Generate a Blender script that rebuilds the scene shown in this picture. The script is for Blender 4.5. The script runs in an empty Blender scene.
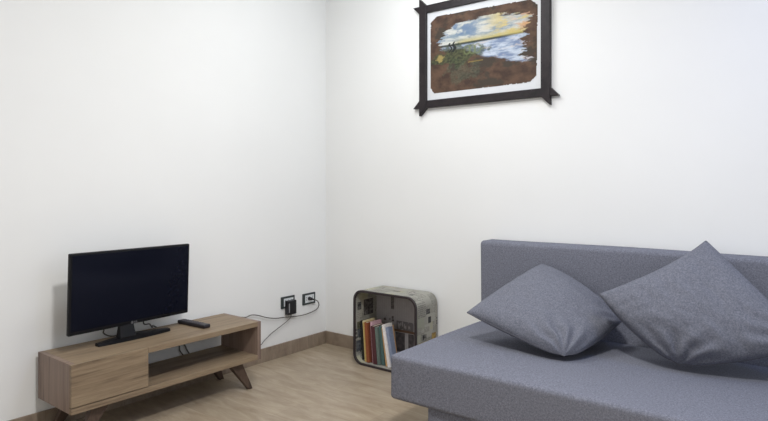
import bpy, bmesh, math, random
from mathutils import Vector, Matrix, noise
random.seed(7)
SC = bpy.context.scene
COL = SC.collection

# ---------------------------------------------------------------- helpers
def tag(o, label, cat, group=None):
    o['label'] = label; o['category'] = cat
    if group: o['group'] = group
    return o

def empty(name, loc, label, cat, group=None):
    o = bpy.data.objects.new(name, None); COL.objects.link(o)
    o.location = loc; o.empty_display_size = .05
    return tag(o, label, cat, group)

def origin_of(p):
    v = Vector((0, 0, 0))
    while p is not None:
        v += p.location; p = p.parent
    return v

def obj(name, bm, mat, parent=None, smooth=False, base=None):
    """link a bmesh built in room coordinates as one mesh object"""
    me = bpy.data.meshes.new(name)
    loc = Vector(base) if base is not None else Vector((0, 0, 0))
    off = loc if parent is None else origin_of(parent) + loc
    if off.length: bmesh.ops.translate(bm, verts=bm.verts, vec=-off)
    bmesh.ops.recalc_face_normals(bm, faces=bm.faces)
    bm.to_mesh(me); bm.free()
    for p in me.polygons: p.use_smooth = smooth
    me.materials.append(mat)
    o = bpy.data.objects.new(name, me); COL.objects.link(o)
    o.location = loc
    if parent: o.parent = parent
    return o

def struct(name, bm, mat, parent=None, smooth=False):
    o = obj(name, bm, mat, parent, smooth); o['kind'] = 'structure'; return o

def box(bm, a, b, bev=0., seg=2, mtx=None):
    t = bmesh.new()
    bmesh.ops.create_cube(t, size=1)
    a = Vector(a); b = Vector(b); c = (a+b)/2; d = b-a
    for v in t.verts: v.co = Vector((v.co.x*d.x, v.co.y*d.y, v.co.z*d.z))
    if bev > 0:
        bmesh.ops.bevel(t, geom=list(t.edges), offset=bev, segments=seg, profile=.5, affect='EDGES')
    M = Matrix.Translation(c)
    if mtx: M = M @ mtx
    t.transform(M); merge(bm, t); return bm

def merge(bm, t):
    me = bpy.data.meshes.new('t'); t.to_mesh(me); t.free(); bm.from_mesh(me); bpy.data.meshes.remove(me)

def prism(bm, pts, d, bev=0.):
    """polygon pts (3-D, planar) extruded by vector d"""
    t = bmesh.new()
    f = t.faces.new([t.verts.new(p) for p in pts])
    r = bmesh.ops.extrude_face_region(t, geom=[f])
    bmesh.ops.translate(t, verts=[v for v in r['geom'] if isinstance(v, bmesh.types.BMVert)], vec=d)
    bmesh.ops.recalc_face_normals(t, faces=t.faces)
    if bev: bmesh.ops.bevel(t, geom=list(t.edges), offset=bev, segments=2, profile=.5, affect='EDGES')
    merge(bm, t); return bm

def spline(pts, n=8):
    P = [Vector(p) for p in pts]; P = [2*P[0]-P[1]] + P + [2*P[-1]-P[-2]]
    out = []
    for i in range(1, len(P)-2):
        a, b, c, d = P[i-1:i+3]
        for k in range(n):
            t = k/n
            out.append(.5*((2*b)+(c-a)*t+(2*a-5*b+4*c-d)*t*t+(3*b-a-3*c+d)*t**3))
    out.append(P[-2]); return out

def tube(bm, pts, r, n=8, closed=False):
    rings = []
    m = len(pts); up = Vector((.123, .3, .9)).normalized()
    for i, p in enumerate(pts):
        if closed: t = (pts[(i+1) % m]-pts[i-1])
        else: t = pts[min(i+1, m-1)]-pts[max(i-1, 0)]
        t.normalize(); s = t.cross(up)
        if s.length < 1e-4: s = t.orthogonal()
        s.normalize(); up = s.cross(t).normalized()
        rings.append([bm.verts.new(p+r*(math.cos(q)*s+math.sin(q)*up)) for q in [2*math.pi*k/n for k in range(n)]])
    for i in range(m if closed else m-1):
        A, B = rings[i], rings[(i+1) % m]
        for k in range(n): bm.faces.new((A[k], A[(k+1) % n], B[(k+1) % n], B[k]))
    if not closed:
        bm.faces.new(rings[0][::-1]); bm.faces.new(rings[-1])
    return bm

def cyl(bm, a, b, r, n=24, r2=None):
    a = Vector(a); b = Vector(b); d = (b-a).normalized(); s = d.orthogonal().normalized(); u = d.cross(s)
    A = [bm.verts.new(a+r*(math.cos(2*math.pi*k/n)*s+math.sin(2*math.pi*k/n)*u)) for k in range(n)]
    rr = r if r2 is None else r2
    B = [bm.verts.new(b+rr*(math.cos(2*math.pi*k/n)*s+math.sin(2*math.pi*k/n)*u)) for k in range(n)]
    for k in range(n): bm.faces.new((A[k], A[(k+1) % n], B[(k+1) % n], B[k]))
    bm.faces.new(A[::-1]); bm.faces.new(B); return bm

def srgb(r, g, b):
    f = lambda c: c/12.92 if c <= .04045 else ((c+.055)/1.055)**2.4
    return (f(r/255), f(g/255), f(b/255), 1)

# ---------------------------------------------------------------- materials
def mat(name, col=(.5, .5, .5, 1), rough=.5, spec=.5, metal=0):
    m = bpy.data.materials.new(name); m.use_nodes = True
    b = m.node_tree.nodes['Principled BSDF']
    b.inputs['Base Color'].default_value = col
    b.inputs['Roughness'].default_value = rough
    b.inputs['Specular IOR Level'].default_value = spec
    b.inputs['Metallic'].default_value = metal
    return m, m.node_tree.nodes, m.node_tree.links, b

def noise_node(N, L, scale, detail=4, rough=.5, coord=None, mscale=None, rot=None, kind='Object'):
    if coord is None:
        tc = N.new('ShaderNodeTexCoord'); coord = tc.outputs[kind]
    if mscale or rot:
        mp = N.new('ShaderNodeMapping')
        if mscale: mp.inputs['Scale'].default_value = mscale
        if rot: mp.inputs['Rotation'].default_value = rot
        L.new(coord, mp.inputs['Vector']); coord = mp.outputs['Vector']
    n = N.new('ShaderNodeTexNoise')
    n.inputs['Scale'].default_value = scale; n.inputs['Detail'].default_value = detail
    n.inputs['Roughness'].default_value = rough
    L.new(coord, n.inputs['Vector']); return n

def ramp(N, L, src, stops):
    r = N.new('ShaderNodeValToRGB'); e = r.color_ramp.elements
    while len(e) < len(stops): e.new(.5)
    for i, (p, c) in enumerate(stops): e[i].position = p; e[i].color = c
    L.new(src, r.inputs['Fac']); return r

def bump(N, L, b, src, strength, dist=.01):
    u = N.new('ShaderNodeBump'); u.inputs['Strength'].default_value = strength; u.inputs['Distance'].default_value = dist
    L.new(src, u.inputs['Height']); L.new(u.outputs['Normal'], b.inputs['Normal'])

def plain(name, col, rough=.5, spec=.5, metal=0, var=.06, scale=40):
    """near-uniform surface with a faint mottling"""
    m, N, L, b = mat(name, col, rough, spec, metal)
    n = noise_node(N, L, scale, 3)
    lo = tuple(c*(1-var) for c in col[:3])+(1,); hi = tuple(min(1, c*(1+var)) for c in col[:3])+(1,)
    r = ramp(N, L, n.outputs['Fac'], [(.3, lo), (.7, hi)])
    L.new(r.outputs['Color'], b.inputs['Base Color']); return m

def plaster(name, col):
    m, N, L, b = mat(name, col, .9, .2)
    n = noise_node(N, L, 1.3, 3); n2 = noise_node(N, L, 180, 2)
    lo = tuple(c*.975 for c in col[:3])+(1,)
    r = ramp(N, L, n.outputs['Fac'], [(.35, lo), (.65, col)])
    L.new(r.outputs['Color'], b.inputs['Base Color']); bump(N, L, b, n2.outputs['Fac'], .08, .002); return m

def wood(name, cols, stretch, rough=.5, scale=6.):
    """grain elongated along the axis whose stretch is small"""
    m, N, L, b = mat(name, cols[1], rough, .35)
    n = noise_node(N, L, scale, 8, .62, mscale=stretch)
    n.inputs['Distortion'].default_value = .5
    r = ramp(N, L, n.outputs['Fac'], [(.30, cols[0]), (.43, cols[1]), (.56, cols[2]), (.68, cols[1])])
    n2 = noise_node(N, L, scale*7, 6, .6, mscale=stretch)
    r2 = ramp(N, L, n2.outputs['Fac'], [(.35, (.80, .78, .76, 1)), (.6, (1, 1, 1, 1))])
    mx = N.new('ShaderNodeMixRGB'); mx.blend_type = 'MULTIPLY'; mx.inputs['Fac'].default_value = .8
    L.new(r.outputs['Color'], mx.inputs['Color1']); L.new(r2.outputs['Color'], mx.inputs['Color2'])
    L.new(mx.outputs['Color'], b.inputs['Base Color'])
    bump(N, L, b, n2.outputs['Fac'], .12, .002); return m

def fabric(name, lo, mid, hi, scale=420):
    m, N, L, b = mat(name, mid, .95, .12)
    n = noise_node(N, L, scale, 2, .6); n2 = noise_node(N, L, scale*.33, 3, .7)
    ad = N.new('ShaderNodeMath'); ad.operation = 'ADD'; L.new(n.outputs['Fac'], ad.inputs[0]); L.new(n2.outputs['Fac'], ad.inputs[1])
    dv = N.new('ShaderNodeMath'); dv.operation = 'MULTIPLY'; dv.inputs[1].default_value = .5; L.new(ad.outputs[0], dv.inputs[0])
    r = ramp(N, L, dv.outputs[0], [(.36, lo), (.5, mid), (.64, hi)])
    L.new(r.outputs['Color'], b.inputs['Base Color'])
    bump(N, L, b, n.outputs['Fac'], .25, .002); return m

def printed(name, rough=.6, spec=.3):
    m, N, L, b = mat(name, (1, 1, 1, 1), rough, spec)
    a = N.new('ShaderNodeVertexColor'); a.layer_name = 'ink'
    n = noise_node(N, L, 260, 2)
    r = ramp(N, L, n.outputs['Fac'], [(.3, (.88, .88, .88, 1)), (.7, (1, 1, 1, 1))])
    mx = N.new('ShaderNodeMixRGB'); mx.blend_type = 'MULTIPLY'; mx.inputs['Fac'].default_value = 1
    L.new(a.outputs['Color'], mx.inputs['Color1']); L.new(r.outputs['Color'], mx.inputs['Color2'])
    L.new(mx.outputs['Color'], b.inputs['Base Color']); return m

def floor_mat(name, c1, c2, c3):
    m, N, L, b = mat(name, c2, .42, .4)
    tc = N.new('ShaderNodeTexCoord')
    br = N.new('ShaderNodeTexBrick'); br.offset = .37; br.squash = 1
    br.inputs['Scale'].default_value = 1; br.inputs['Brick Width'].default_value = 1.2; br.inputs['Row Height'].default_value = .2
    br.inputs['Mortar Size'].default_value = .0012; br.inputs['Mortar Smooth'].default_value = .3
    br.inputs['Color1'].default_value = (.90, .90, .90, 1); br.inputs['Color2'].default_value = (1, 1, 1, 1)
    br.inputs['Mortar'].default_value = (.74, .72, .70, 1)
    L.new(tc.outputs['Object'], br.inputs['Vector'])
    n = noise_node(N, L, 5.5, 10, .68, coord=tc.outputs['Object'], mscale=(.8, 3.2, 1)); n.inputs['Distortion'].default_value = .6
    r = ramp(N, L, n.outputs['Fac'], [(.34, c1), (.5, c2), (.66, c3)])
    n2 = noise_node(N, L, 1.6, 4, .5, coord=tc.outputs['Object'])
    r2 = ramp(N, L, n2.outputs['Fac'], [(.3, (.90, .89, .88, 1)), (.7, (1, 1, 1, 1))])
    mx = N.new('ShaderNodeMixRGB'); mx.blend_type = 'MULTIPLY'; mx.inputs['Fac'].default_value = 1
    L.new(r.outputs['Color'], mx.inputs['Color1']); L.new(br.outputs['Color'], mx.inputs['Color2'])
    m2 = N.new('ShaderNodeMixRGB'); m2.blend_type = 'MULTIPLY'; m2.inputs['Fac'].default_value = 1
    L.new(mx.outputs['Color'], m2.inputs['Color1']); L.new(r2.outputs['Color'], m2.inputs['Color2'])
    L.new(m2.outputs['Color'], b.inputs['Base Color'])
    bump(N, L, b, br.outputs['Fac'], -.15, .002); return m

M_wall = plaster('white_plaster', (.83, .835, .83, 1))
M_ceil = plaster('ceiling_paint', (.85, .85, .84, 1))
M_floor = floor_mat('wood_look_tile', srgb(150, 134, 114), srgb(165, 150, 130), srgb(178, 164, 144))
M_base = floor_mat('skirting_tile', srgb(130, 115, 101), srgb(146, 131, 116), srgb(158, 144, 128))
OAK = (srgb(92, 76, 63), srgb(134, 116, 95), srgb(148, 130, 107))
M_oak = wood('oak_laminate_lengthwise', OAK, (4.2, .24, 4.2))
M_oakv = wood('oak_laminate_upright', (srgb(92, 74, 68), srgb(134, 115, 104), srgb(146, 127, 115)), (3.6, 3.6, .12))
M_leg = wood('dark_stained_wood', (srgb(52, 42, 37), srgb(80, 65, 56), srgb(92, 76, 66)), (2, 2, .3))
M_sofa = fabric('grey_melange_sofa', srgb(92, 94, 104), srgb(113, 115, 126), srgb(136, 138, 150))
M_cush = fabric('grey_melange_cushion', srgb(88, 90, 98), srgb(108, 110, 120), srgb(129, 131, 142))
M_seam = plain('cushion_seam_thread', srgb(96, 97, 104), .95, .1)
M_tv = plain('black_television_plastic', srgb(13, 13, 17), .45, .25, var=.03)
M_screen = plain('dark_screen_glass', srgb(18, 20, 31), .13, .28, var=.02)
M_logo = plain('silver_print', srgb(150, 150, 155), .4)
M_frame = wood('black_brown_frame_wood', (srgb(18, 13, 16), srgb(29, 23, 27), srgb(38, 31, 34)), (1, 1, 1), .5, 14)
M_matb = plain('white_mat_board', srgb(212, 214, 218), .8, .2, var=.02)
M_print = printed('painted_surface', .7)
M_news = printed('newsprint_collage', .55)
M_rim = plain('dark_brown_edging', srgb(46, 38, 40), .55)
M_black = plain('black_plastic', srgb(26, 25, 30), .4)
M_cord = plain('grey_rubber_cord', srgb(84, 81, 79), .6)
M_plate = plain('dark_grey_plate', srgb(50, 58, 58), .45)
M_white = plain('white_plastic', srgb(222, 226, 228), .45, var=.02)
M_hole = plain('socket_hole_black', (.01, .01, .01, 1), .7)
M_remote = plain('remote_black_plastic', srgb(34, 31, 38), .42)
M_button = plain('remote_button_rubber', srgb(66, 62, 70), .6)
M_page = plain('book_paper', srgb(222, 214, 196), .9, .1, var=.05, scale=200)
M_alu = plain('white_window_frame', srgb(230, 230, 230), .4)

# ---------------------------------------------------------------- the room
RX, RY, RZ = 4.7, -4.9, 2.85
T = .15
bm = bmesh.new(); box(bm, (-T, RY-T, -.1), (RX+T, T, 0)); struct('floor', bm, M_floor)
bm = bmesh.new(); box(bm, (-T, RY-T, RZ), (RX+T, T, RZ+.1)); struct('ceiling', bm, M_ceil)
bm = bmesh.new(); box(bm, (-T, RY, 0), (0, 0, RZ)); struct('wall_left', bm, M_wall)
bm = bmesh.new(); box(bm, (-T, 0, 0), (RX+T, T, RZ)); struct('wall_right', bm, M_wall)
WY0, WY1, WZ0, WZ1 = -1.7, -.3, .9, 2.3
VX0, VX1 = 1.4, 3.0
bm = bmesh.new()
box(bm, (RX, RY, 0), (RX+T, WY0, RZ)); box(bm, (RX, WY1, 0), (RX+T, 0, RZ))
box(bm, (RX, WY0, 0), (RX+T, WY1, WZ0)); box(bm, (RX, WY0, WZ1), (RX+T, WY1, RZ))
struct('wall_window_side', bm, M_wall)
bm = bmesh.new()
box(bm, (-T, RY-T, 0), (VX0, RY, RZ)); box(bm, (VX1, RY-T, 0), (RX+T, RY, RZ))
box(bm, (VX0, RY-T, 0), (VX1, RY, WZ0)); box(bm, (VX0, RY-T, WZ1), (VX1, RY, RZ))
struct('wall_behind', bm, M_wall)
bm = bmesh.new(); vm = (VX0+VX1)/2
for a, b in (((VX0, RY-.11, WZ0), (VX1, RY-.05, WZ0+.06)), ((VX0, RY-.11, WZ1-.06), (VX1, RY-.05, WZ1)),
             ((VX0, RY-.11, WZ0+.06), (VX0+.06, RY-.05, WZ1-.06)), ((VX1-.06, RY-.11, WZ0+.06), (VX1, RY-.05, WZ1-.06)),
             ((vm-.04, RY-.11, WZ0+.06), (vm+.04, RY-.05, WZ1-.06))):
    box(bm, a, b, .004)
struct('added_rear_window', bm, M_alu)  # window put in to go with the added fill behind the camera
bm = bmesh.new()
for a, b in (((RX+.05, WY0, WZ0), (RX+.11, WY1, WZ0+.06)), ((RX+.05, WY0, WZ1-.06), (RX+.11, WY1, WZ1)),
             ((RX+.05, WY0, WZ0+.06), (RX+.11, WY0+.06, WZ1-.06)), ((RX+.05, WY1-.06, WZ0+.06), (RX+.11, WY1, WZ1-.06)),
             ((RX+.05, (WY0+WY1)/2-.04, WZ0+.06), (RX+.11, (WY0+WY1)/2+.04, WZ1-.06))):
    box(bm, a, b, .004)
struct('window_1', bm, M_alu)
BH = .094; BT = .012
bm = bmesh.new(); box(bm, (0, RY, 0), (BT, -BT, BH), .002); struct('baseboard_left', bm, M_base)
bm = bmesh.new(); box(bm, (0, -BT, 0), (RX, 0, BH), .002); struct('baseboard_right', bm, M_base)

# ---------------------------------------------------------------- television cabinet
CX0, CX1, CY0, CY1, CZ0, CZ1 = .03, .382, -2.042, -.957, .172, .396
SPLIT = -1.672
t = empty('tv_cabinet', ((CX0+CX1)/2, (CY0+CY1)/2, 0),
          'low oak-look television cabinet with one closed compartment, an open shelf and dark splayed legs', 'cabinet')
TB = .024
DT = .019
def slab(name, poly, z0, z1, m):
    bm = bmesh.new(); prism(bm, [Vector((x, y, z0)) for x, y in poly], Vector((0, 0, z1-z0)), .001); obj(name, bm, m, t)
slab('top_panel', [(CX0, CY0+TB), (CX1-DT-.001, CY0+TB), (CX1-DT-.001, SPLIT), (CX1, SPLIT), (CX1, CY1-TB), (CX0, CY1-TB)], CZ1-TB-.004, CZ1, M_oak)
slab('bottom_panel', [(CX0, CY0+TB), (CX1-DT-.001, CY0+TB), (CX1-DT-.001, CY0), (CX1, CY0), (CX1, CY1-TB), (CX0, CY1-TB)], CZ0, CZ0+TB+.003, M_oak)
bm = bmesh.new(); box(bm, (CX0, CY0, CZ0), (CX1-DT-.001, CY0+TB, CZ1), .001); obj('side_panel', bm, M_oakv, t)
bm = bmesh.new(); box(bm, (CX0, CY1-TB, CZ0), (CX1, CY1, CZ1), .001); obj('side_panel', bm, M_oakv, t)
bm = bmesh.new(); box(bm, (CX0, SPLIT-.02, CZ0+TB+.003), (CX1-DT-.001, SPLIT, CZ1-TB-.004), .001); obj('divider', bm, M_oakv, t)
bm = bmesh.new(); box(bm, (CX0, CY0+TB, CZ0+TB+.003), (CX0+.006, SPLIT-.02, CZ1-TB-.004)); obj('back_panel', bm, M_oakv, t)
bm = bmesh.new(); box(bm, (CX1-DT, CY0, CZ0+TB+.007), (CX1, SPLIT-.001, CZ1-.0006), .001); obj('door', bm, M_oak, t)
for sx, sy in ((0, 0), (0, 1), (1, 0), (1, 1)):
    # tapered, splayed outward
    yt = (CY1-.155) if sy else (CY0+.155)
    yb = (CY1-.050) if sy else (CY0+.050)
    xt = CX1-.055 if sx else CX0+.055
    xb = CX1-.055+.012 if sx else CX0+.035
    bm = bmesh.new()
    w0, w1, d0, d1 = .043, .015, .020, .013
    top = [bm.verts.new((xt+a*d0, yt+b*w0, CZ0)) for a, b in ((-1, -1), (1, -1), (1, 1), (-1, 1))]
    bot = [bm.verts.new((xb+a*d1, yb+b*w1, 0)) for a, b in ((-1, -1), (1, -1), (1, 1), (-1, 1))]
    bm.faces.new(top); bm.faces.new(bot[::-1])
    for k in range(4): bm.faces.new((top[k], bot[k], bot[(k+1) % 4], top[(k+1) % 4]))
    bmesh.ops.bevel(bm, geom=list(bm.edges), offset=.003, segments=2, profile=.5, affect='EDGES')
    obj('leg', bm, M_leg, t)

# ---------------------------------------------------------------- television
TL, TR, BL, BR = Vector((.212, -1.972, .876)), Vector((.159, -1.289, .869)), Vector((.203, -1.978, .481)), Vector((.150, -1.296, .474))
tc_ = (TL+TR+BL+BR)/4
U = ((TR+BR)-(TL+BL)); W_ = U.length/2; U.normalize()
V = ((TL+TR)-(BL+BR)); H_ = V.length/2; V = (V-U*V.dot(U)).normalized()
Nn = U.cross(V).normalized()
if Nn.x < 0: Nn = -Nn
tv = empty('television', (.15, -1.63, CZ1), 'black flat-screen television, switched off, standing on the oak-look cabinet', 'television')
def tvp(u, v, n): return tc_+U*u+V*v+Nn*n
FR = Matrix((U, V, Nn)).transposed().to_4x4()
bm = bmesh.new(); box(bm, tc_+Vector((-W_/2, -H_/2, -.022)), tc_+Vector((W_/2, H_/2, 0)), .006, 3)
bmesh.ops.translate(bm, verts=bm.verts, vec=-tc_); bm.transform(Matrix.Translation(tc_) @ FR)
# bulge of the electronics at the back
b2 = bmesh.new(); box(b2, (-W_*.34, -H_*.42, -.055), (W_*.34, H_*.22, -.020), .012, 3); b2.transform(Matrix.Translation(tc_) @ FR); merge(bm, b2)
obj('housing', bm, M_tv, tv)
bm = bmesh.new(); box(bm, (-W_/2+.011, -H_/2+.019, -.004), (W_/2-.011, H_/2-.011, .0012), .0008, 1); bm.transform(Matrix.Translation(tc_) @ FR)
obj('screen', bm, M_screen, tv)
# neck and crescent foot
nk = tvp(-.036, -H_/2, -.012)
bm = bmesh.new()
fy = nk.y
A = [bm.verts.new(p) for p in ((nk.x-.018, fy-.046, CZ1+.022), (nk.x+.030, fy-.046, CZ1+.022), (nk.x+.030, fy+.040, CZ1+.022), (nk.x-.018, fy+.040, CZ1+.022))]
B = [bm.verts.new(p) for p in ((nk.x-.016, fy-.036, nk.z+.012), (nk.x+.008, fy-.036, nk.z+.012), (nk.x+.008, fy+.036, nk.z+.011), (nk.x-.016, fy+.036, nk.z+.011))]
bm.faces.new(A[::-1]); bm.faces.new(B)
for k in range(4): bm.faces.new((A[k], A[(k+1) % 4], B[(k+1) % 4], B[k]))
bmesh.ops.bevel(bm, geom=list(bm.edges), offset=.004, segments=2, profile=.5, affect='EDGES')
obj('stand_neck', bm, M_tv, tv)
bm = bmesh.new()
rows = []
n = 28
for i in range(n+1):
    s = -1+2*i/n
    y = fy+.050+s*.200
    hw = .037-.019*s*s
    xc = .178+.014*(1-s*s)-.004*s-hw
    zt = CZ1+.017+.014*(1-abs(s))**1.5
    rows.append([bm.verts.new(p) for p in ((xc-hw, y, CZ1+.0006), (xc+hw, y, CZ1+.0006), (xc+hw-.002, y, zt-.003), (xc+hw*.55, y, zt), (xc-hw*.55, y, zt), (xc-hw+.002, y, zt-.003))])
for a, b in zip(rows, rows[1:]):
    for k in range(6): bm.faces.new((a[k], a[(k+1) % 6], b[(k+1) % 6], b[k]))
bm.faces.new(rows[0][::-1]); bm.faces.new(rows[-1])
obj('stand_foot', bm, M_tv, tv)
# maker's mark under the screen: ring mark and two letters
def text_mesh(body, size):
    cu = bpy.data.curves.new('txt', 'FONT'); cu.body = body; cu.size = size; cu.extrude = .0003; cu.align_x = 'CENTER'; cu.align_y = 'CENTER'
    o = bpy.data.objects.new('txt', cu); COL.objects.link(o)
    bpy.context.view_layer.update()
    me = bpy.data.meshes.new_from_object(o.evaluated_get(bpy.context.evaluated_depsgraph_get()))
    b = bmesh.new(); b.from_mesh(me); bpy.data.objects.remove(o); bpy.data.curves.remove(cu); bpy.data.meshes.remove(me)
    return b
bm = text_mesh('LG', .013)
bmesh.ops.translate(bm, verts=bm.verts, vec=(.010, 0, 0))
b2 = bmesh.new(); ring = [Vector((-.010+.0055*math.cos(a), .0055*math.sin(a), 0)) for a in [k*math.pi/10 for k in range(20)]]
tube(b2, ring, .0008, 6, True)
tube(b2, [Vector((-.010, .003, 0)), Vector((-.010, -.003, 0)), Vector((-.0075, -.003, 0))], .0007, 6); merge(bm, b2)
bm.transform(Matrix.Translation(tvp(0, -H_/2+.0095, .0008)) @ FR)
obj('emblem', bm, M_logo, tv)
# cables of the television: loop below the screen, down behind the cabinet
for pts in ([tvp(-.13, -.05, -.050), tvp(-.128, -H_/2-.005, -.060), Vector((.10, -1.757, .440)), Vector((.085, -1.715, .414)), Vector((.06, -1.66, .405)), Vector((.017, -1.60, .405)), Vector((.015, -1.50, .36)), Vector((.014, -1.287, .275)), Vector((.014, -1.262, .225)), Vector((.016, -1.235, .185))],
            [tvp(.10, -.06, -.050), tvp(.10, -H_/2+.01, -.062), Vector((.09, -1.53, .444)), Vector((.085, -1.495, .436)), Vector((.06, -1.465, .408)), Vector((.017, -1.43, .404)), Vector((.015, -1.36, .35)), Vector((.014, -1.241, .262)), Vector((.014, -1.215, .22)), Vector((.016, -1.195, .185))]):
    bm = bmesh.new(); tube(bm, spline(pts, 6), .0038); obj('cable', bm, M_cord, tv, True)

# ---------------------------------------------------------------- remote control
rl, rr = Vector((.042, -1.275, CZ1+.0004)), Vector((.280, -1.258, CZ1+.0004))
rm = empty('remote_control', (rl+rr)/2, 'slim black remote control lying on the cabinet top beside the television', 'remote control')
ax = (rr-rl).normalized(); ay = Vector((0, 0, 1)).cross(ax); ln = (rr-rl).length
F2 = Matrix.Translation((rl+rr)/2) @ Matrix((ax, ay, Vector((0, 0, 1)))).transposed().to_4x4()
bm = bmesh.new(); box(bm, (-ln/2, -.024, 0), (ln/2, .024, .021), .007, 3); bm.transform(F2); obj('casing', bm, M_remote, rm)
bm = bmesh.new()
for i in range(8):
    for j in range(3): box(bm, (-ln/2+.03+i*.022-.005, -.013+j*.013-.004, .0205), (-ln/2+.03+i*.022+.005, -.013+j*.013+.004, .0225), .001, 1)
bm.transform(F2); obj('button_pad', bm, M_button, rm)

# ---------------------------------------------------------------- wall sockets
def socket(yc, zc, label):
    s = empty('wall_socket', (0, yc, zc), label, 'socket', 'wall sockets by the corner')
    y0, y1, z0, z1 = yc-.064, yc+.064, zc-.041, zc+.041
    bm = bmesh.new()
    iy0, iy1, iz0, iz1 = y0+.024, y1-.012, z0+.013, z1-.013
    for a, b in (((0, y0, z0), (.009, iy0, z1)), ((0, iy1, z0), (.009, y1, z1)), ((0, iy0, z0), (.009, iy1, iz0)), ((0, iy0, iz1), (.009, iy1, z1))):
        box(bm, a, b, .0015, 1)
    obj('cover_plate', bm, M_plate, s)
    bm = bmesh.new(); box(bm, (0, iy0, iz0), (.0065, iy1, iz1)); 
    for k in (1, 2): box(bm, (.0065, iy0+(iy1-iy0)*k/3-.0006, iz0+.002), (.0069, iy0+(iy1-iy0)*k/3+.0006, iz1-.002))
    obj('insert', bm, M_white, s)
    for k in range(3):
        yk = iy0+(iy1-iy0)*(k+.5)/3
        bm = bmesh.new()
        for dz in (-.012, 0, .012): cyl(bm, (.0064, yk, zc+dz), (.0071, yk, zc+dz), .0032, 12)
        obj('outlet', bm, M_hole, s)
    return s
socket(-.394, .375, 'dark-framed wall socket nearest the cabinet, with the black adapter plugged in')
socket(-.185, .367, 'dark-framed wall socket nearest the room corner, with a grey cord plugged in')
# adapter in the first
ad = empty('power_adapter', (.009, -.391, .345), 'square black power adapter hanging in the wall socket nearest the cabinet', 'adapter')
bm = bmesh.new(); box(bm, (.0095, -.426, .290), (.044, -.346, .388), .004, 2); obj('casing', bm, M_black, ad)
bm = bmesh.new(); box(bm, (.0435, -.420, .306), (.0442, -.411, .37), 0); obj('label_strip', bm, M_logo, ad)
pts = [(.035, -.391, .294), (.032, -.392, .275), (.024, -.407, .251), (.02, -.482, .216), (.02, -.554, .188), (.02, -.617, .153), (.0185, -.655, .125), (.0165, -.72, .103), (.016, -.85, .125), (.015, -1.0, .165), (.014, -1.13, .184)]
bm = bmesh.new(); tube(bm, spline(pts, 6), .0024); obj('cord', bm, M_cord, ad, True)
# plug in the second
pc = empty('power_cable', (.007, -.185, .370), 'dark grey power cable with black plug looping from the corner socket to the cabinet', 'cable')
bm = bmesh.new(); cyl(bm, (.0073, -.186, .369), (.036, -.182, .366), .0135, 20, .0095); cyl(bm, (.036, -.182, .366), (.047, -.172, .362), .006, 16)
obj('plug', bm, M_black, pc, True)
pts = [(.046, -.173, .362), (.045, -.152, .355), (.036, -.120, .336), (.028, -.104, .304), (.022, -.126, .278), (.02, -.189, .264), (.02, -.26, .260), (.02, -.339, .264), (.02, -.435, .275), (.02, -.527, .284), (.02, -.608, .305), (.02, -.677, .331), (.02, -.736, .343), (.019, -.778, .336), (.016, -.85, .352), (.015, -.95, .378), (.014, -1.17, .382)]
bm = bmesh.new(); tube(bm, spline(pts, 6), .0034); obj('cord', bm, M_cord, pc, True)

# ---------------------------------------------------------------- framed picture
FX0, FX1, FZ0, FZ1 = .8865, 1.790, 1.716, 2.3950
PBW, PBH = .054, .049
pic = empty('framed_picture', ((FX0+FX1)/2, 0, FZ0), 'landscape painting on brown paper in a dark cross-cornered wooden frame above the sofa', 'picture')
ex = .052
def bar(name, pts, y0, y1):
    bm = bmesh.new(); prism(bm, [Vector((x, y0, z)) for x, z in pts], Vector((0, y1-y0, 0)), .002); obj(name, bm, M_frame, pic)
yf, yb_ = -.034, -.002
bar('frame_bar', [(FX0-ex, FZ0), (FX1+ex, FZ0), (FX1+.003, FZ0+PBH), (FX0-.003, FZ0+PBH)], yf+.004, yb_)
bar('frame_bar', [(FX0-ex, FZ1), (FX1+ex, FZ1), (FX1+.003, FZ1-PBH), (FX0-.003, FZ1-PBH)], yf+.004, yb_)
bar('frame_bar', [(FX0, FZ0-ex), (FX0, FZ1+ex), (FX0+PBW, FZ1), (FX0+PBW, FZ0)], yf, yb_-.0005)
bar('frame_bar', [(FX1, FZ0-ex), (FX1, FZ1+ex), (FX1-PBW, FZ1), (FX1-PBW, FZ0)], yf, yb_-.0005)
bm = bmesh.new(); box(bm, (FX0+PBW*.6, -.012, FZ0+PBH*.6), (FX1-PBW*.6, -.003, FZ1-PBH*.6)); obj('mat_board', bm, M_matb, pic)

def nz(x, y, s, z=0.): return noise.noise(Vector((x*s, y*s, z)))
def fb(x, y, s, z=0., o=4): return noise.fractal(Vector((x*s, y*s, z)), .7, 2.1, o)
def mixc(a, b, t):
    t = max(0., min(1., t)); return tuple(a[i]*(1-t)+b[i]*t for i in range(3))
def sm(e0, e1, x):
    t = max(0., min(1., (x-e0)/(e1-e0))); return t*t*(3-2*t)
S = lambda r, g, b: srgb(r, g, b)[:3]

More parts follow.
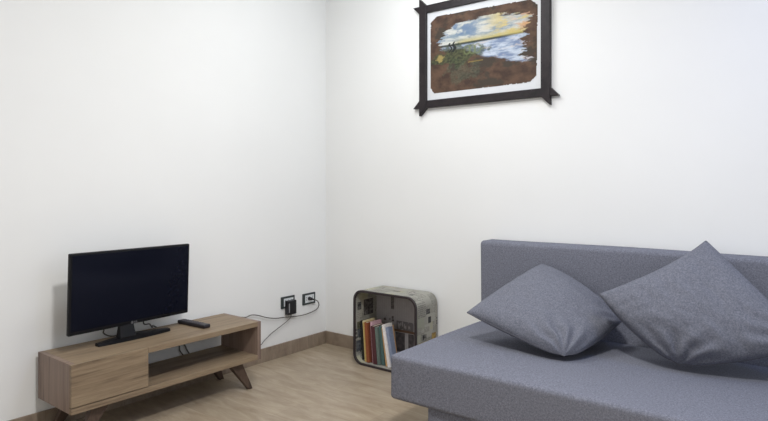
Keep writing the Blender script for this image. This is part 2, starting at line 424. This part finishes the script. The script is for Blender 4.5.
def paint(u, v):
    """u to the right, v up, both 0..1 on the paper"""
    c = mixc(S(66, 50, 42), S(96, 74, 60), .5+.9*fb(u, v, 9, 3))
    c = mixc(c, S(66, 58, 50), sm(.1, .5, fb(u, v, 5, 8)))
    rag = .05*fb(u*.35, v*1.6, 16, 1)+.02*fb(u, v, 30, 2)
    shore = .586+.006*u+.03*(u-.5)**2           # dark far shore
    # pale sky / water brushed area
    left = .08+.30*max(0, v-.60)+.25*max(0, .59-v)+rag*1.4; right = .885+.05*sm(.6, .74, v)+.02*sm(.40, .25, v)+rag*1.2-.012*math.sin(v*40)
    topl = .765+.115*sm(.05, .42, u)-.065*sm(.55, .92, u)+rag*.6
    botl = shore-(.05+.155*sm(.28, .55, u)+.14*sm(.5, .95, u))+rag*.4
    inside = sm(left-.012, left+.012, u)*(1-sm(right-.012, right+.012, u))*(1-sm(topl-.012, topl+.012, v))*sm(botl-.014, botl+.014, v)
    st = fb(u*.30+v*.25, v, 22, 5)
    sky = mixc(S(130, 146, 158), S(198, 199, 194), .5+1.1*st)
    sky = mixc(sky, S(104, 126, 154), sm(.12, .5, fb(u, v, 6, 21))*(1-sm(.35, .62, u))*.9)
    sky = mixc(sky, S(200, 182, 126), sm(.45, .75, u)*sm(-.35, .4, fb(u*.4, v, 14, 31)))
    sky = mixc(sky, S(196, 146, 108), sm(.72, .92, u)*sm(.0, .4, fb(u*.4, v, 18, 41))*.8)
    sky = mixc(sky, S(186, 172, 104), (1-sm(.0, .10, v-shore))*sm(.18, .35, u)*.85)
    wat = mixc(S(118, 134, 164), S(188, 198, 212), .5+1.2*fb(u*.25, v, 26, 51))
    wat = mixc(wat, S(206, 196, 190), sm(.2, .5, fb(u*.3, v, 16, 61))*.6)
    w = sky if v > shore else wat
    w = mixc(w, S(44, 52, 48), (1-sm(.006, .022, abs(v-shore)))*(.95-.55*sm(.6, .9, u)))
    c = mixc(c, w, inside)
    # green bank and plants, lower left
    gx = (u-.27)/.27; gy = (v-.45)/.13
    g = 1-sm(.65, 1.15, gx*gx+gy*gy+1.0*fb(u, v, 9, 71))
    gc = mixc(S(40, 52, 38), S(82, 92, 62), .5+1.2*fb(u, v, 40, 81))
    c = mixc(c, gc, g*.75)
    g2 = 1-sm(.5, 1.0, ((u-.33)/.2)**2+((v-.22)/.12)**2+1.3*fb(u, v, 14, 91))
    c = mixc(c, mixc(S(60, 66, 54), S(96, 104, 86), .5+fb(u, v, 50, 95)), g2*.45)
    y = 1-sm(.4, 1.0, ((u-.10)/.045)**2+((v-.44)/.05)**2+.9*fb(u, v, 25, 101))
    c = mixc(c, S(160, 144, 88), y*.8)
    # upright dark stems, left, and a bank of bushes along the water's edge
    for su, h in ((.205, .10), (.245, .11), (.23, .07)):
        d = abs(u-su-.012*math.sin(v*60)); 
        if .50 < v < .52+h: c = mixc(c, S(32, 36, 36), 1-sm(.005, .012, d))
    for bu in (.37, .42, .47):
        d = math.hypot((u-bu)/.035, (v-.50)/.065)
        c = mixc(c, S(112, 124, 84), (1-sm(.05, .25, abs(d-.85)))*.6)
    q = 1-sm(.0, .012, abs(v-.335-.02*u)) if .38 < u < .52 else 0
    c = mixc(c, S(150, 128, 70), q*.7)
    return c

paper = [(1.015, 2.312), (.968, 2.279), (.966, 1.845), (.993, 1.809), (1.66, 1.811), (1.702, 1.844), (1.709, 2.255), (1.665, 2.296)]
bm = bmesh.new(); lay = bm.loops.layers.float_color.new('ink')
NX, NZ = 190, 130
px0, px1, pz0, pz1 = .966, 1.709, 1.809, 2.312
def inpoly(x, z):
    c = False; m = len(paper)
    for i in range(m):
        (x1, z1), (x2, z2) = paper[i], paper[i-1]
        if (z1 > z) != (z2 > z) and x < (x2-x1)*(z-z1)/(z2-z1)+x1: c = not c
    return c
vs = [[bm.verts.new((px0+(px1-px0)*i/NX, -.0135, pz0+(pz1-pz0)*j/NZ)) for j in range(NZ+1)] for i in range(NX+1)]
for i in range(NX):
    for j in range(NZ):
        x = px0+(px1-px0)*(i+.5)/NX; z = pz0+(pz1-pz0)*(j+.5)/NZ
        e = .002*nz(x, z, 60)
        if inpoly(x+e, z+e):
            f = bm.faces.new((vs[i][j], vs[i+1][j], vs[i+1][j+1], vs[i][j+1]))
            c = paint((x-px0)/(px1-px0), (z-pz0)/(pz1-pz0))
            for l in f.loops: l[lay] = (*c, 1)
bmesh.ops.delete(bm, geom=[v for v in bm.verts if not v.link_faces], context='VERTS')
b2 = bmesh.new()
o = obj('painting', bm, M_print, pic)
md = o.modifiers.new('thickness', 'SOLIDIFY'); md.thickness = .0012

# ---------------------------------------------------------------- newspaper-covered cube shelf
QX0, QX1, QZ1, QY0, QY1 = .504, 1.020, .500, -.262, -.014
QR, QT = .072, .0115
def rrect(x0, x1, z0, z1, r, step=.004):
    pts = []
    def line(a, b):
        n = max(1, int((Vector(b)-Vector(a)).length/step))
        for k in range(n): pts.append((a[0]+(b[0]-a[0])*k/n, a[1]+(b[1]-a[1])*k/n))
    def arc(cx, cz, a0):
        n = max(4, int(r*math.pi/2/step))
        for k in range(n):
            a = a0+math.pi/2*k/n; pts.append((cx+r*math.cos(a), cz+r*math.sin(a)))
    line((x0+r, z0), (x1-r, z0)); arc(x1-r, z0+r, -math.pi/2)
    line((x1, z0+r), (x1, z1-r)); arc(x1-r, z1-r, 0)
    line((x1-r, z1), (x0+r, z1)); arc(x0+r, z1-r, math.pi/2)
    line((x0, z1-r), (x0, z0+r)); arc(x0+r, z0+r, math.pi)
    return pts
rnd = random.Random(31)
blocks = []            # torn clippings: s0, s1, t0, t1, kind, tone, angle
for k in range(190):
    w = rnd.uniform(.03, .11); h = rnd.uniform(.03, .10); s = rnd.uniform(-.05, 1.9); tt = rnd.uniform(-.03, .25)
    kind = rnd.choices(['text', 'photo', 'blank', 'head', 'tint'], [8, .35, 1.5, .55, 1.6])[0]
    blocks.append((s, s+w, tt, tt+h, kind, rnd.uniform(.8, 1.05), rnd.random()*100, rnd.random() < .3))
grid_index = {}
for i, b in enumerate(blocks):
    for k in range(int(math.floor(b[0]/.05)), int(math.floor(b[1]/.05))+1): grid_index.setdefault(k, []).append(i)
def news(s, tt, extra=()):
    c = S(160, 158, 149); hit = None
    for i in grid_index.get(int(math.floor(s/.05)), ()):
        b = blocks[i]
        if b[0] <= s <= b[1] and b[2] <= tt <= b[3]: hit = b
    if hit:
        s0, s1, t0, t1, kind, tone, seed, rot = hit
        c = tuple(x*tone for x in S(172, 170, 160))
        a, b = (tt-t0, s-s0) if not rot else (s-s0, tt-t0)
        if kind == 'text':
            if (a % .006) < .0035 and nz(b, seed, 260, a//.006) > -.25: c = tuple(x*.60 for x in c)
        elif kind == 'head':
            if (a % .026) < .016 and nz(b, seed, 110, a//.026) > -.1: c = S(92, 90, 88)
        elif kind == 'photo':
            c = mixc(S(40, 38, 40), S(150, 148, 142), .42+.9*fb(a, b, 40, seed))
        elif kind == 'tint':
            c = mixc(c, rnd_t[int(seed) % 3], .35+.2*nz(a, b, 60, seed))
    for (s0, s1, t0, t1, col, col2) in extra:
        if s0 <= s <= s1 and t0 <= tt <= t1:
            m = min(s-s0, s1-s, tt-t0, t1-tt); c = col if m < .004 else mixc(col, col2, .5+1.2*fb(s, tt, 60, 9))
    return c
rnd_t = [S(176, 172, 124), S(160, 166, 140), S(170, 150, 130)]
cube = empty('cube_shelf', ((QX0+QX1)/2, (QY0+QY1)/2, 0), 'rounded square shelf box covered in newspaper clippings, standing on the floor beside the sofa', 'shelf')
def sweep(prof, y0, y1, extra, reverse=False):
    bm = bmesh.new(); lay = bm.loops.layers.float_color.new('ink')
    m = len(prof); n = int((y1-y0)/.004)
    ss = [0]
    for k in range(m): 
        a, b = prof[k], prof[(k+1) % m]; ss.append(ss[-1]+math.hypot(a[0]-b[0], a[1]-b[1]))
    R = [[bm.verts.new((x, y0+(y1-y0)*j/n, z)) for j in range(n+1)] for x, z in prof]
    for k in range(m):
        for j in range(n):
            q = (R[k][j], R[(k+1) % m][j], R[(k+1) % m][j+1], R[k][j+1])
            f = bm.faces.new(q)
            c = news((ss[k]+ss[k+1])/2, (y1-y0)*(j+.5)/n, extra)
            for l in f.loops: l[lay] = (*c, 1)
    return bm, ss, R
po = rrect(QX0, QX1, 0, QZ1, QR)
pi = rrect(QX0+QT, QX1-QT, QT, QZ1-QT, QR-QT)
# outer skin: perimeter coordinate runs bottom, right side, top, left side
dk, dk2, lt = S(44, 42, 44), S(58, 58, 60), S(120, 118, 116)
ex_out = [(.795, .825, .10, .145, dk, lt), (.735, .772, .125, .160, dk, dk2), (.60, .625, .02, .16, S(150, 140, 110), S(176, 160, 104)),
          (.61, .66, .165, .215, S(140, 110, 60), S(176, 150, 84)), (.955, .985, .05, .085, dk2, lt), (1.10, 1.15, .10, .125, dk2, S(140, 138, 130))]
bm, ss, R1 = sweep(po, QY0+.012, QY1, ex_out); obj('outer_skin', bm, M_news, cube, True)
Ptot_i = sum(math.hypot(pi[k][0]-pi[k-1][0], pi[k][1]-pi[k-1][1]) for k in range(len(pi)))
# inner skin: left side is the last stretch of the perimeter
sL = Ptot_i
ex_in = [(sL-.44, sL-.33, .09, .19, S(62, 58, 60), S(122, 118, 116)), (sL-.43, sL-.38, .02, .06, dk2, lt), (sL-.30, sL-.25, .015, .10, S(120, 118, 90), S(70, 70, 62)),
         (sL-.25, sL-.19, .02, .11, S(70, 74, 76), S(112, 114, 116)), (sL-.17, sL-.10, .01, .10, S(66, 70, 76), S(116, 118, 120))]
bm, ss, R2 = sweep(pi, QY0+.012, QY1-.006, ex_in); obj('inner_skin', bm, M_news, cube, True)
# dark edging round the opening
bm = bmesh.new(); m = 96
def resample(pr, m):
    L_ = [0]
    for k in range(len(pr)): a, b = pr[k], pr[(k+1) % len(pr)]; L_.append(L_[-1]+math.hypot(a[0]-b[0], a[1]-b[1]))
    return L_
def rr_at(x0, x1, z0, z1, r):   # same number of points for any size
    pts = []
    for cx, cz, a0 in ((x1-r, z0+r, -90), (x1-r, z1-r, 0), (x0+r, z1-r, 90), (x0+r, z0+r, 180)):
        for k in range(13): a = math.radians(a0+90*k/12); pts.append((cx+r*math.cos(a), cz+r*math.sin(a)))
    return pts
e = .0015
prs = [(rr_at(QX0-e, QX1+e, 0, QZ1+e, QR), QY0+.013), (rr_at(QX0-e, QX1+e, 0, QZ1+e, QR), QY0+.002), (rr_at(QX0, QX1, e, QZ1, QR-.001), QY0),
       (rr_at(QX0+QT, QX1-QT, QT, QZ1-QT, QR-QT), QY0), (rr_at(QX0+QT+e, QX1-QT-e, QT+e, QZ1-QT-e, QR-QT), QY0+.002), (rr_at(QX0+QT+e, QX1-QT-e, QT+e, QZ1-QT-e, QR-QT), QY0+.013)]
RR = [[bm.verts.new((x, y, z)) for x, z in pr] for pr, y in prs]
for a, b in zip(RR, RR[1:]+RR[:1]):
    for k in range(52): bm.faces.new((a[k], a[(k+1) % 52], b[(k+1) % 52], b[k]))
obj('edging', bm, M_rim, cube)
# back board with its printed pictures
bm = bmesh.new(); lay = bm.loops.layers.float_color.new('ink')
x0, x1, z0, z1 = QX0+.006, QX1-.006, .006, QZ1-.006; nx, nz_ = 126, 122
vv = [[bm.verts.new((x0+(x1-x0)*i/nx, QY1-.005, z0+(z1-z0)*j/nz_)) for j in range(nz_+1)] for i in range(nx+1)]
for i in range(nx):
    for j in range(nz_):
        x = x0+(x1-x0)*(i+.5)/nx; z = z0+(z1-z0)*(j+.5)/nz_
        rr_ = QR-.006
        dx = max(x0+rr_-x, x-(x1-rr_), 0); dz = max(z0+rr_-z, z-(z1-rr_), 0)
        if dx*dx+dz*dz > rr_*rr_: continue
        c = mixc(S(158, 153, 155), S(170, 166, 168), .5+.5*math.sin(x*330)*.5+.4*nz(x, z, 30))
        if .640 < x < .672 and z > .345: c = mixc(S(84, 80, 82), S(120, 116, 116), .5+nz(x, z, 90))
        if .69 < x < .835 and .212 < z < .272 and nz(x, z*.3, 75) > -.18: c = mixc(c, S(92, 88, 92), .75)       # chair backs in the printed picture
        if .66 < x < .86 and .196 < z < .214: c = S(118, 92, 76)
        if .68 < x < .84 and .06 < z < .196 and not (.760 < x < .79): c = mixc(S(66, 62, 66), S(96, 90, 92), .5+nz(x, z, 45))
        if .58 < x < .67 and .26 < z < .30: c = mixc(c, S(74, 66, 66), sm(-.1, .3, nz(x, z, 40)))
        f = bm.faces.new((vv[i][j], vv[i+1][j], vv[i+1][j+1], vv[i][j+1]))
        for l in f.loops: l[lay] = (*c, 1)
bmesh.ops.delete(bm, geom=[v for v in bm.verts if not v.link_faces], context='VERTS')
o = obj('back_board', bm, M_news, cube); md = o.modifiers.new('thickness', 'SOLIDIFY'); md.thickness = .004; md.offset = 0

# ---------------------------------------------------------------- books in the cube shelf
books = [  # thickness, height, lean from upright (deg, top to the left), colour, label
    (.013, .262, 4.0, (38, 40, 38), 'thin black book at the left end of the row in the newspaper box'),
    (.015, .268, 4.2, (226, 214, 176), 'thin cream book second from the left in the newspaper box'),
    (.021, .262, 4.2, (190, 164, 100), 'mustard yellow book in the row inside the newspaper box'),
    (.030, .266, 4.4, (140, 82, 54), 'rust orange book in the row inside the newspaper box'),
    (.013, .250, 4.6, (100, 56, 48), 'thin brown-red book between the orange and the pale pink books'),
    (.017, .272, 4.8, (204, 168, 178), 'pale pink book in the row inside the newspaper box'),
    (.040, .250, 5.0, (84, 50, 54), 'thick maroon book in the middle of the row in the newspaper box'),
    (.027, .248, 5.4, (104, 118, 112), 'grey-green book between the maroon and the teal books'),
    (.030, .256, 6.0, (80, 106, 104), 'teal green book in the row inside the newspaper box'),
    (.020, .250, 8.6, (200, 160, 116), 'tan book leaning beside the teal book in the newspaper box'),
    (.026, .276, 10.5, (230, 226, 224), 'white book leaning near the right end of the row in the newspaper box'),
    (.026, .262, 11.5, (134, 144, 168), 'blue-grey book leaning at the right end of the row in the newspaper box'),
]
x = .545; zf = QT+.001
for i, (th, h, deg, colr, lab) in enumerate(books):
    a = math.radians(deg)
    th *= .80
    dep = (.115+.010*math.sin(i*2.1)) if i < 10 else (.085 if i == 10 else .045)
    y0 = -.215+.010*math.sin(i*1.7); y1 = y0+dep
    # pivot: bottom-left edge rests on the inner floor
    xi, ri = QX0+QT, QR-QT
    zf = QT+.0015+(ri-math.sqrt(max(0, ri*ri-(xi+ri-x)**2)) if x < xi+ri else 0)
    root = empty('book', (x, (y0+y1)/2, zf), lab, 'book', 'books in the newspaper-covered shelf box')
    R_ = Matrix.Translation((x, 0, zf)) @ Matrix.Rotation(-a, 4, 'Y')
    cm = plain('book_cover_%02d' % i, srgb(*colr), .55, .3, var=.10, scale=70)
    bm = bmesh.new(); c = .0018
    box(bm, (0, y0, 0), (c, y1, h), .0006, 1); box(bm, (th-c, y0, 0), (th, y1, h), .0006, 1); box(bm, (c, y0, 0), (th-c, y0+c, h), .0004, 1)
    bm.transform(R_); obj('cover', bm, cm, root)
    bm = bmesh.new(); box(bm, (c, y0+c, .003), (th-c, y1-.003, h-.003)); bm.transform(R_); obj('pages', bm, M_page, root)
    # the next book starts where this one's foot ends
    x += th/math.cos(a)+.0015
    if i+1 < len(books):
        a2 = math.radians(books[i+1][2]); x += max(0, (math.tan(a2)-math.tan(a))*min(h, books[i+1][1]))*1.0

# ---------------------------------------------------------------- sofa
SX0, SX1, SY0, SZ0, SZ1 = 1.413, 3.45, -1.048, .192, .405
sofa = empty('sofa', ((SX0+SX1)/2, -.53, 0), 'grey upholstered sofa bed with low back and deep armless seat against the wall', 'sofa')
def soft_box(a, b, r, cuts, amp, seed):
    bm = bmesh.new(); box(bm, a, b, r, 5)
    big = [e for e in bm.edges if e.calc_length() > .15]
    bmesh.ops.subdivide_edges(bm, edges=big, cuts=cuts, use_grid_fill=True)
    for v in bm.verts:
        n = noise.noise_vector(v.co*2.3+Vector((seed, 0, 0)))
        v.co += n*amp
    return bm
bm = soft_box((SX0, SY0, SZ0), (SX1, -.172, SZ1), .020, 14, .004, 3); obj('seat', bm, M_sofa, sofa, True)
bm = soft_box((SX0, -.170, SZ0), (SX1, -.022, .878), .024, 12, .003, 9); obj('backrest', bm, M_sofa, sofa, True)
bm = soft_box((SX0+.20, SY0+.022, .004), (SX1-.215, -.06, SZ0+.004), .012, 6, .001, 5); obj('base', bm, M_sofa, sofa, True)

# ---------------------------------------------------------------- cushions
def cushion(name, Lc, Tc, Rc, Bc, puff, label, seed, floor_z, bow, blunt):
    bLT, bTR, bRB, bBL = bow
    Lc, Tc, Rc, Bc = [Vector(p) for p in (Lc, Tc, Rc, Bc)]
    cen = (Lc+Tc+Rc+Bc)/4
    nrm = (Rc-Lc).cross(Tc-Bc).normalized()
    if nrm.z < 0: nrm = -nrm
    root = empty(name, (Bc.x, Bc.y, Bc.z-.01), label, 'cushion', 'cushions on the sofa')
    n = 72
    def P(u, v, side):
        # corners: (-1,-1)=bottom (1,-1)=right (1,1)=top (-1,1)=left
        # each edge bows in or out, strongest at its middle
        uu = u+(1-v*v)*(bTR*(1+u)/2-bBL*(1-u)/2)
        w = v+(1-u*u)*(bLT*(1+v)/2-bRB*(1-v)/2)
        # the lowest corner is blunted where it folds on the seat
        k = blunt*math.exp(-((u+1)**2+(v+1)**2)/.05)
        uu += k; w += k
        a, b = (uu+1)/2, (w+1)/2
        p = Bc*(1-a)*(1-b)+Rc*a*(1-b)+Tc*a*b+Lc*(1-a)*b
        e = max(0., (1-u*u)*(1-v*v))
        h = puff*(e**.40)*(1+.12*nz(u, v, 1.3, seed))
        # creases running in from the edges near the lower corners
        rb = math.hypot(u+1, v+1)
        ang = math.atan2(v+1.02, u+1.02)
        cre = math.sin(ang*17+seed+2.5*nz(u, v, 2, seed))*math.exp(-((rb-.50)/.36)**2)*.014
        rr2 = math.hypot(u-1, v+1); ang = math.atan2(v+1.02, 1.02-u)
        cre += math.sin(ang*15+seed*2)*math.exp(-((rr2-.5)/.3)**2)*.007
        ed = e**.2
        cre += .010*math.exp(-(1+u)/.30)*nz(v*5.5, u*.9, 1, seed+20)+.009*math.exp(-(1+v)/.30)*nz(u*5.5, v*.9, 1, seed+30)
        cre += .008*fb(u*2, v*.8, 2.2, seed+5, 3)*ed
        if side > 0: p = p+nrm*(h+cre*ed)
        else: p = p-nrm*(h*.62)
        # pressed by the seat below and the backrest behind
        if p.z < floor_z+.004: p.z = floor_z+.004+.10*max(-.05, p.z-floor_z-.004)*0
        if p.y > -.177: p.y = -.177
        return p
    bm = bmesh.new()
    F = [[None]*(n+1) for _ in range(n+1)]; B = [[None]*(n+1) for _ in range(n+1)]
    q = lambda k: math.sin((2*k/n-1)*math.pi/2)      # denser towards the edges
    for i in range(n+1):
        for j in range(n+1):
            F[i][j] = bm.verts.new(P(q(i), q(j), 1))
            if 0 < i < n and 0 < j < n: B[i][j] = bm.verts.new(P(q(i), q(j), -1))
            else: B[i][j] = F[i][j]
    for i in range(n):
        for j in range(n):
            bm.faces.new((F[i][j], F[i+1][j], F[i+1][j+1], F[i][j+1]))
            try: bm.faces.new((B[i][j], B[i][j+1], B[i+1][j+1], B[i+1][j]))
            except ValueError: pass
    border = [F[i][0].co.copy() for i in range(n)]+[F[n][j].co.copy() for j in range(n)]+[F[i][n].co.copy() for i in range(n, 0, -1)]+[F[0][j].co.copy() for j in range(n, 0, -1)]
    obj('cover', bm, M_cush, root, True)
    pts = [b for k, b in enumerate(border) if k == 0 or (b-border[k-1]).length > 1e-3]
    bm = bmesh.new(); tube(bm, pts, .0028, 6, True); obj('seam', bm, M_seam, root, True)
    return root
cushion('cushion', (1.610, -.660, .560), (1.812, -.210, .772), (2.253, -.270, .538), (2.127, -.681, .424), .098,
        'grey square cushion nearest the newspaper-covered box, tucked behind the other cushion', 3.0, SZ1, (.0, .13, .05, .02), .07)
cushion('cushion', (2.219, -.500, .700), (2.607, -.205, .946), (3.000, -.430, .585), (2.545, -.500, .424), .100,
        'grey square cushion at the middle of the sofa, its corner overlapping the other cushion', 8.0, SZ1, (-.10, .02, .09, .09), .06)

# ---------------------------------------------------------------- light
def light(name, kind, loc, energy, col, **k):
    d = bpy.data.lights.new(name, kind); d.energy = energy; d.color = col
    for a, b in k.items(): setattr(d, a, b)
    o = bpy.data.objects.new(name, d); COL.objects.link(o); o.location = loc; return o
def area(name, loc, rot, energy, col, sx, sy):
    o = light(name, 'AREA', loc, energy, col, shape="RECTANGLE", size=sx, size_y=sy); o.rotation_euler = rot
H = math.pi/2
area('ceiling_panel_light', (2.3, -2.1, 2.76), (0, 0, 0), 48, (1, .99, .975), .26, .26)
area('added_corner_fill', (1.3, -1.2, 2.72), (0, 0, 0), 10, (1, 1, .96), .6, .6)  # added fill from above, no known fixture; lifts the walls near the corner
area('added_cool_fill', (3.4, -1.0, 2.72), (0, 0, 0), 6.5, (.40, .62, 1.35), .5, .5)  # added bluish fill that cools the right-hand side, not a known lamp
light('added_corner_point', 'POINT', (1.12, -.74, 2.5), 12.5, (.96, 1, 1.04), shadow_soft_size=.18)  # made-up point light raising the upper walls by the corner
area('window_area_light', (RX-.02, -1.0, 1.6), (0, H, 0), 7, (.82, .92, 1), 1.3, 1.4)
area('window_area_light', (2.2, RY+.02, 1.6), (H, 0, 0), 14, (1, .97, .92), 1.6, 1.3)  # added fill for the lower right wall, no such window known
w = bpy.data.worlds.new('World'); SC.world = w; w.use_nodes = True
w.node_tree.nodes['Background'].inputs[0].default_value = (.75, .86, 1, 1)
w.node_tree.nodes['Background'].inputs[1].default_value = .2

# ---------------------------------------------------------------- camera
cd = bpy.data.cameras.new('Camera'); cam = bpy.data.objects.new('Camera', cd); COL.objects.link(cam)
cam.location = (3.080, -3.232, 1.2)
cam.rotation_euler = (math.radians(90), 0, .6613)
cd.sensor_fit = 'HORIZONTAL'; cd.sensor_width = 36
cd.lens = 580.43/768*36
cd.shift_y = -(210.5-185.9)/768
cd.clip_start = .05
SC.camera = cam
SC.view_settings.view_transform = 'Standard'
SC.view_settings.look = 'None'
SC.view_settings.gamma = 1
SC.view_settings.use_curve_mapping = False
SC.view_settings.exposure = .08
SC.cycles.use_denoising = True
SC.cycles.max_bounces = 8
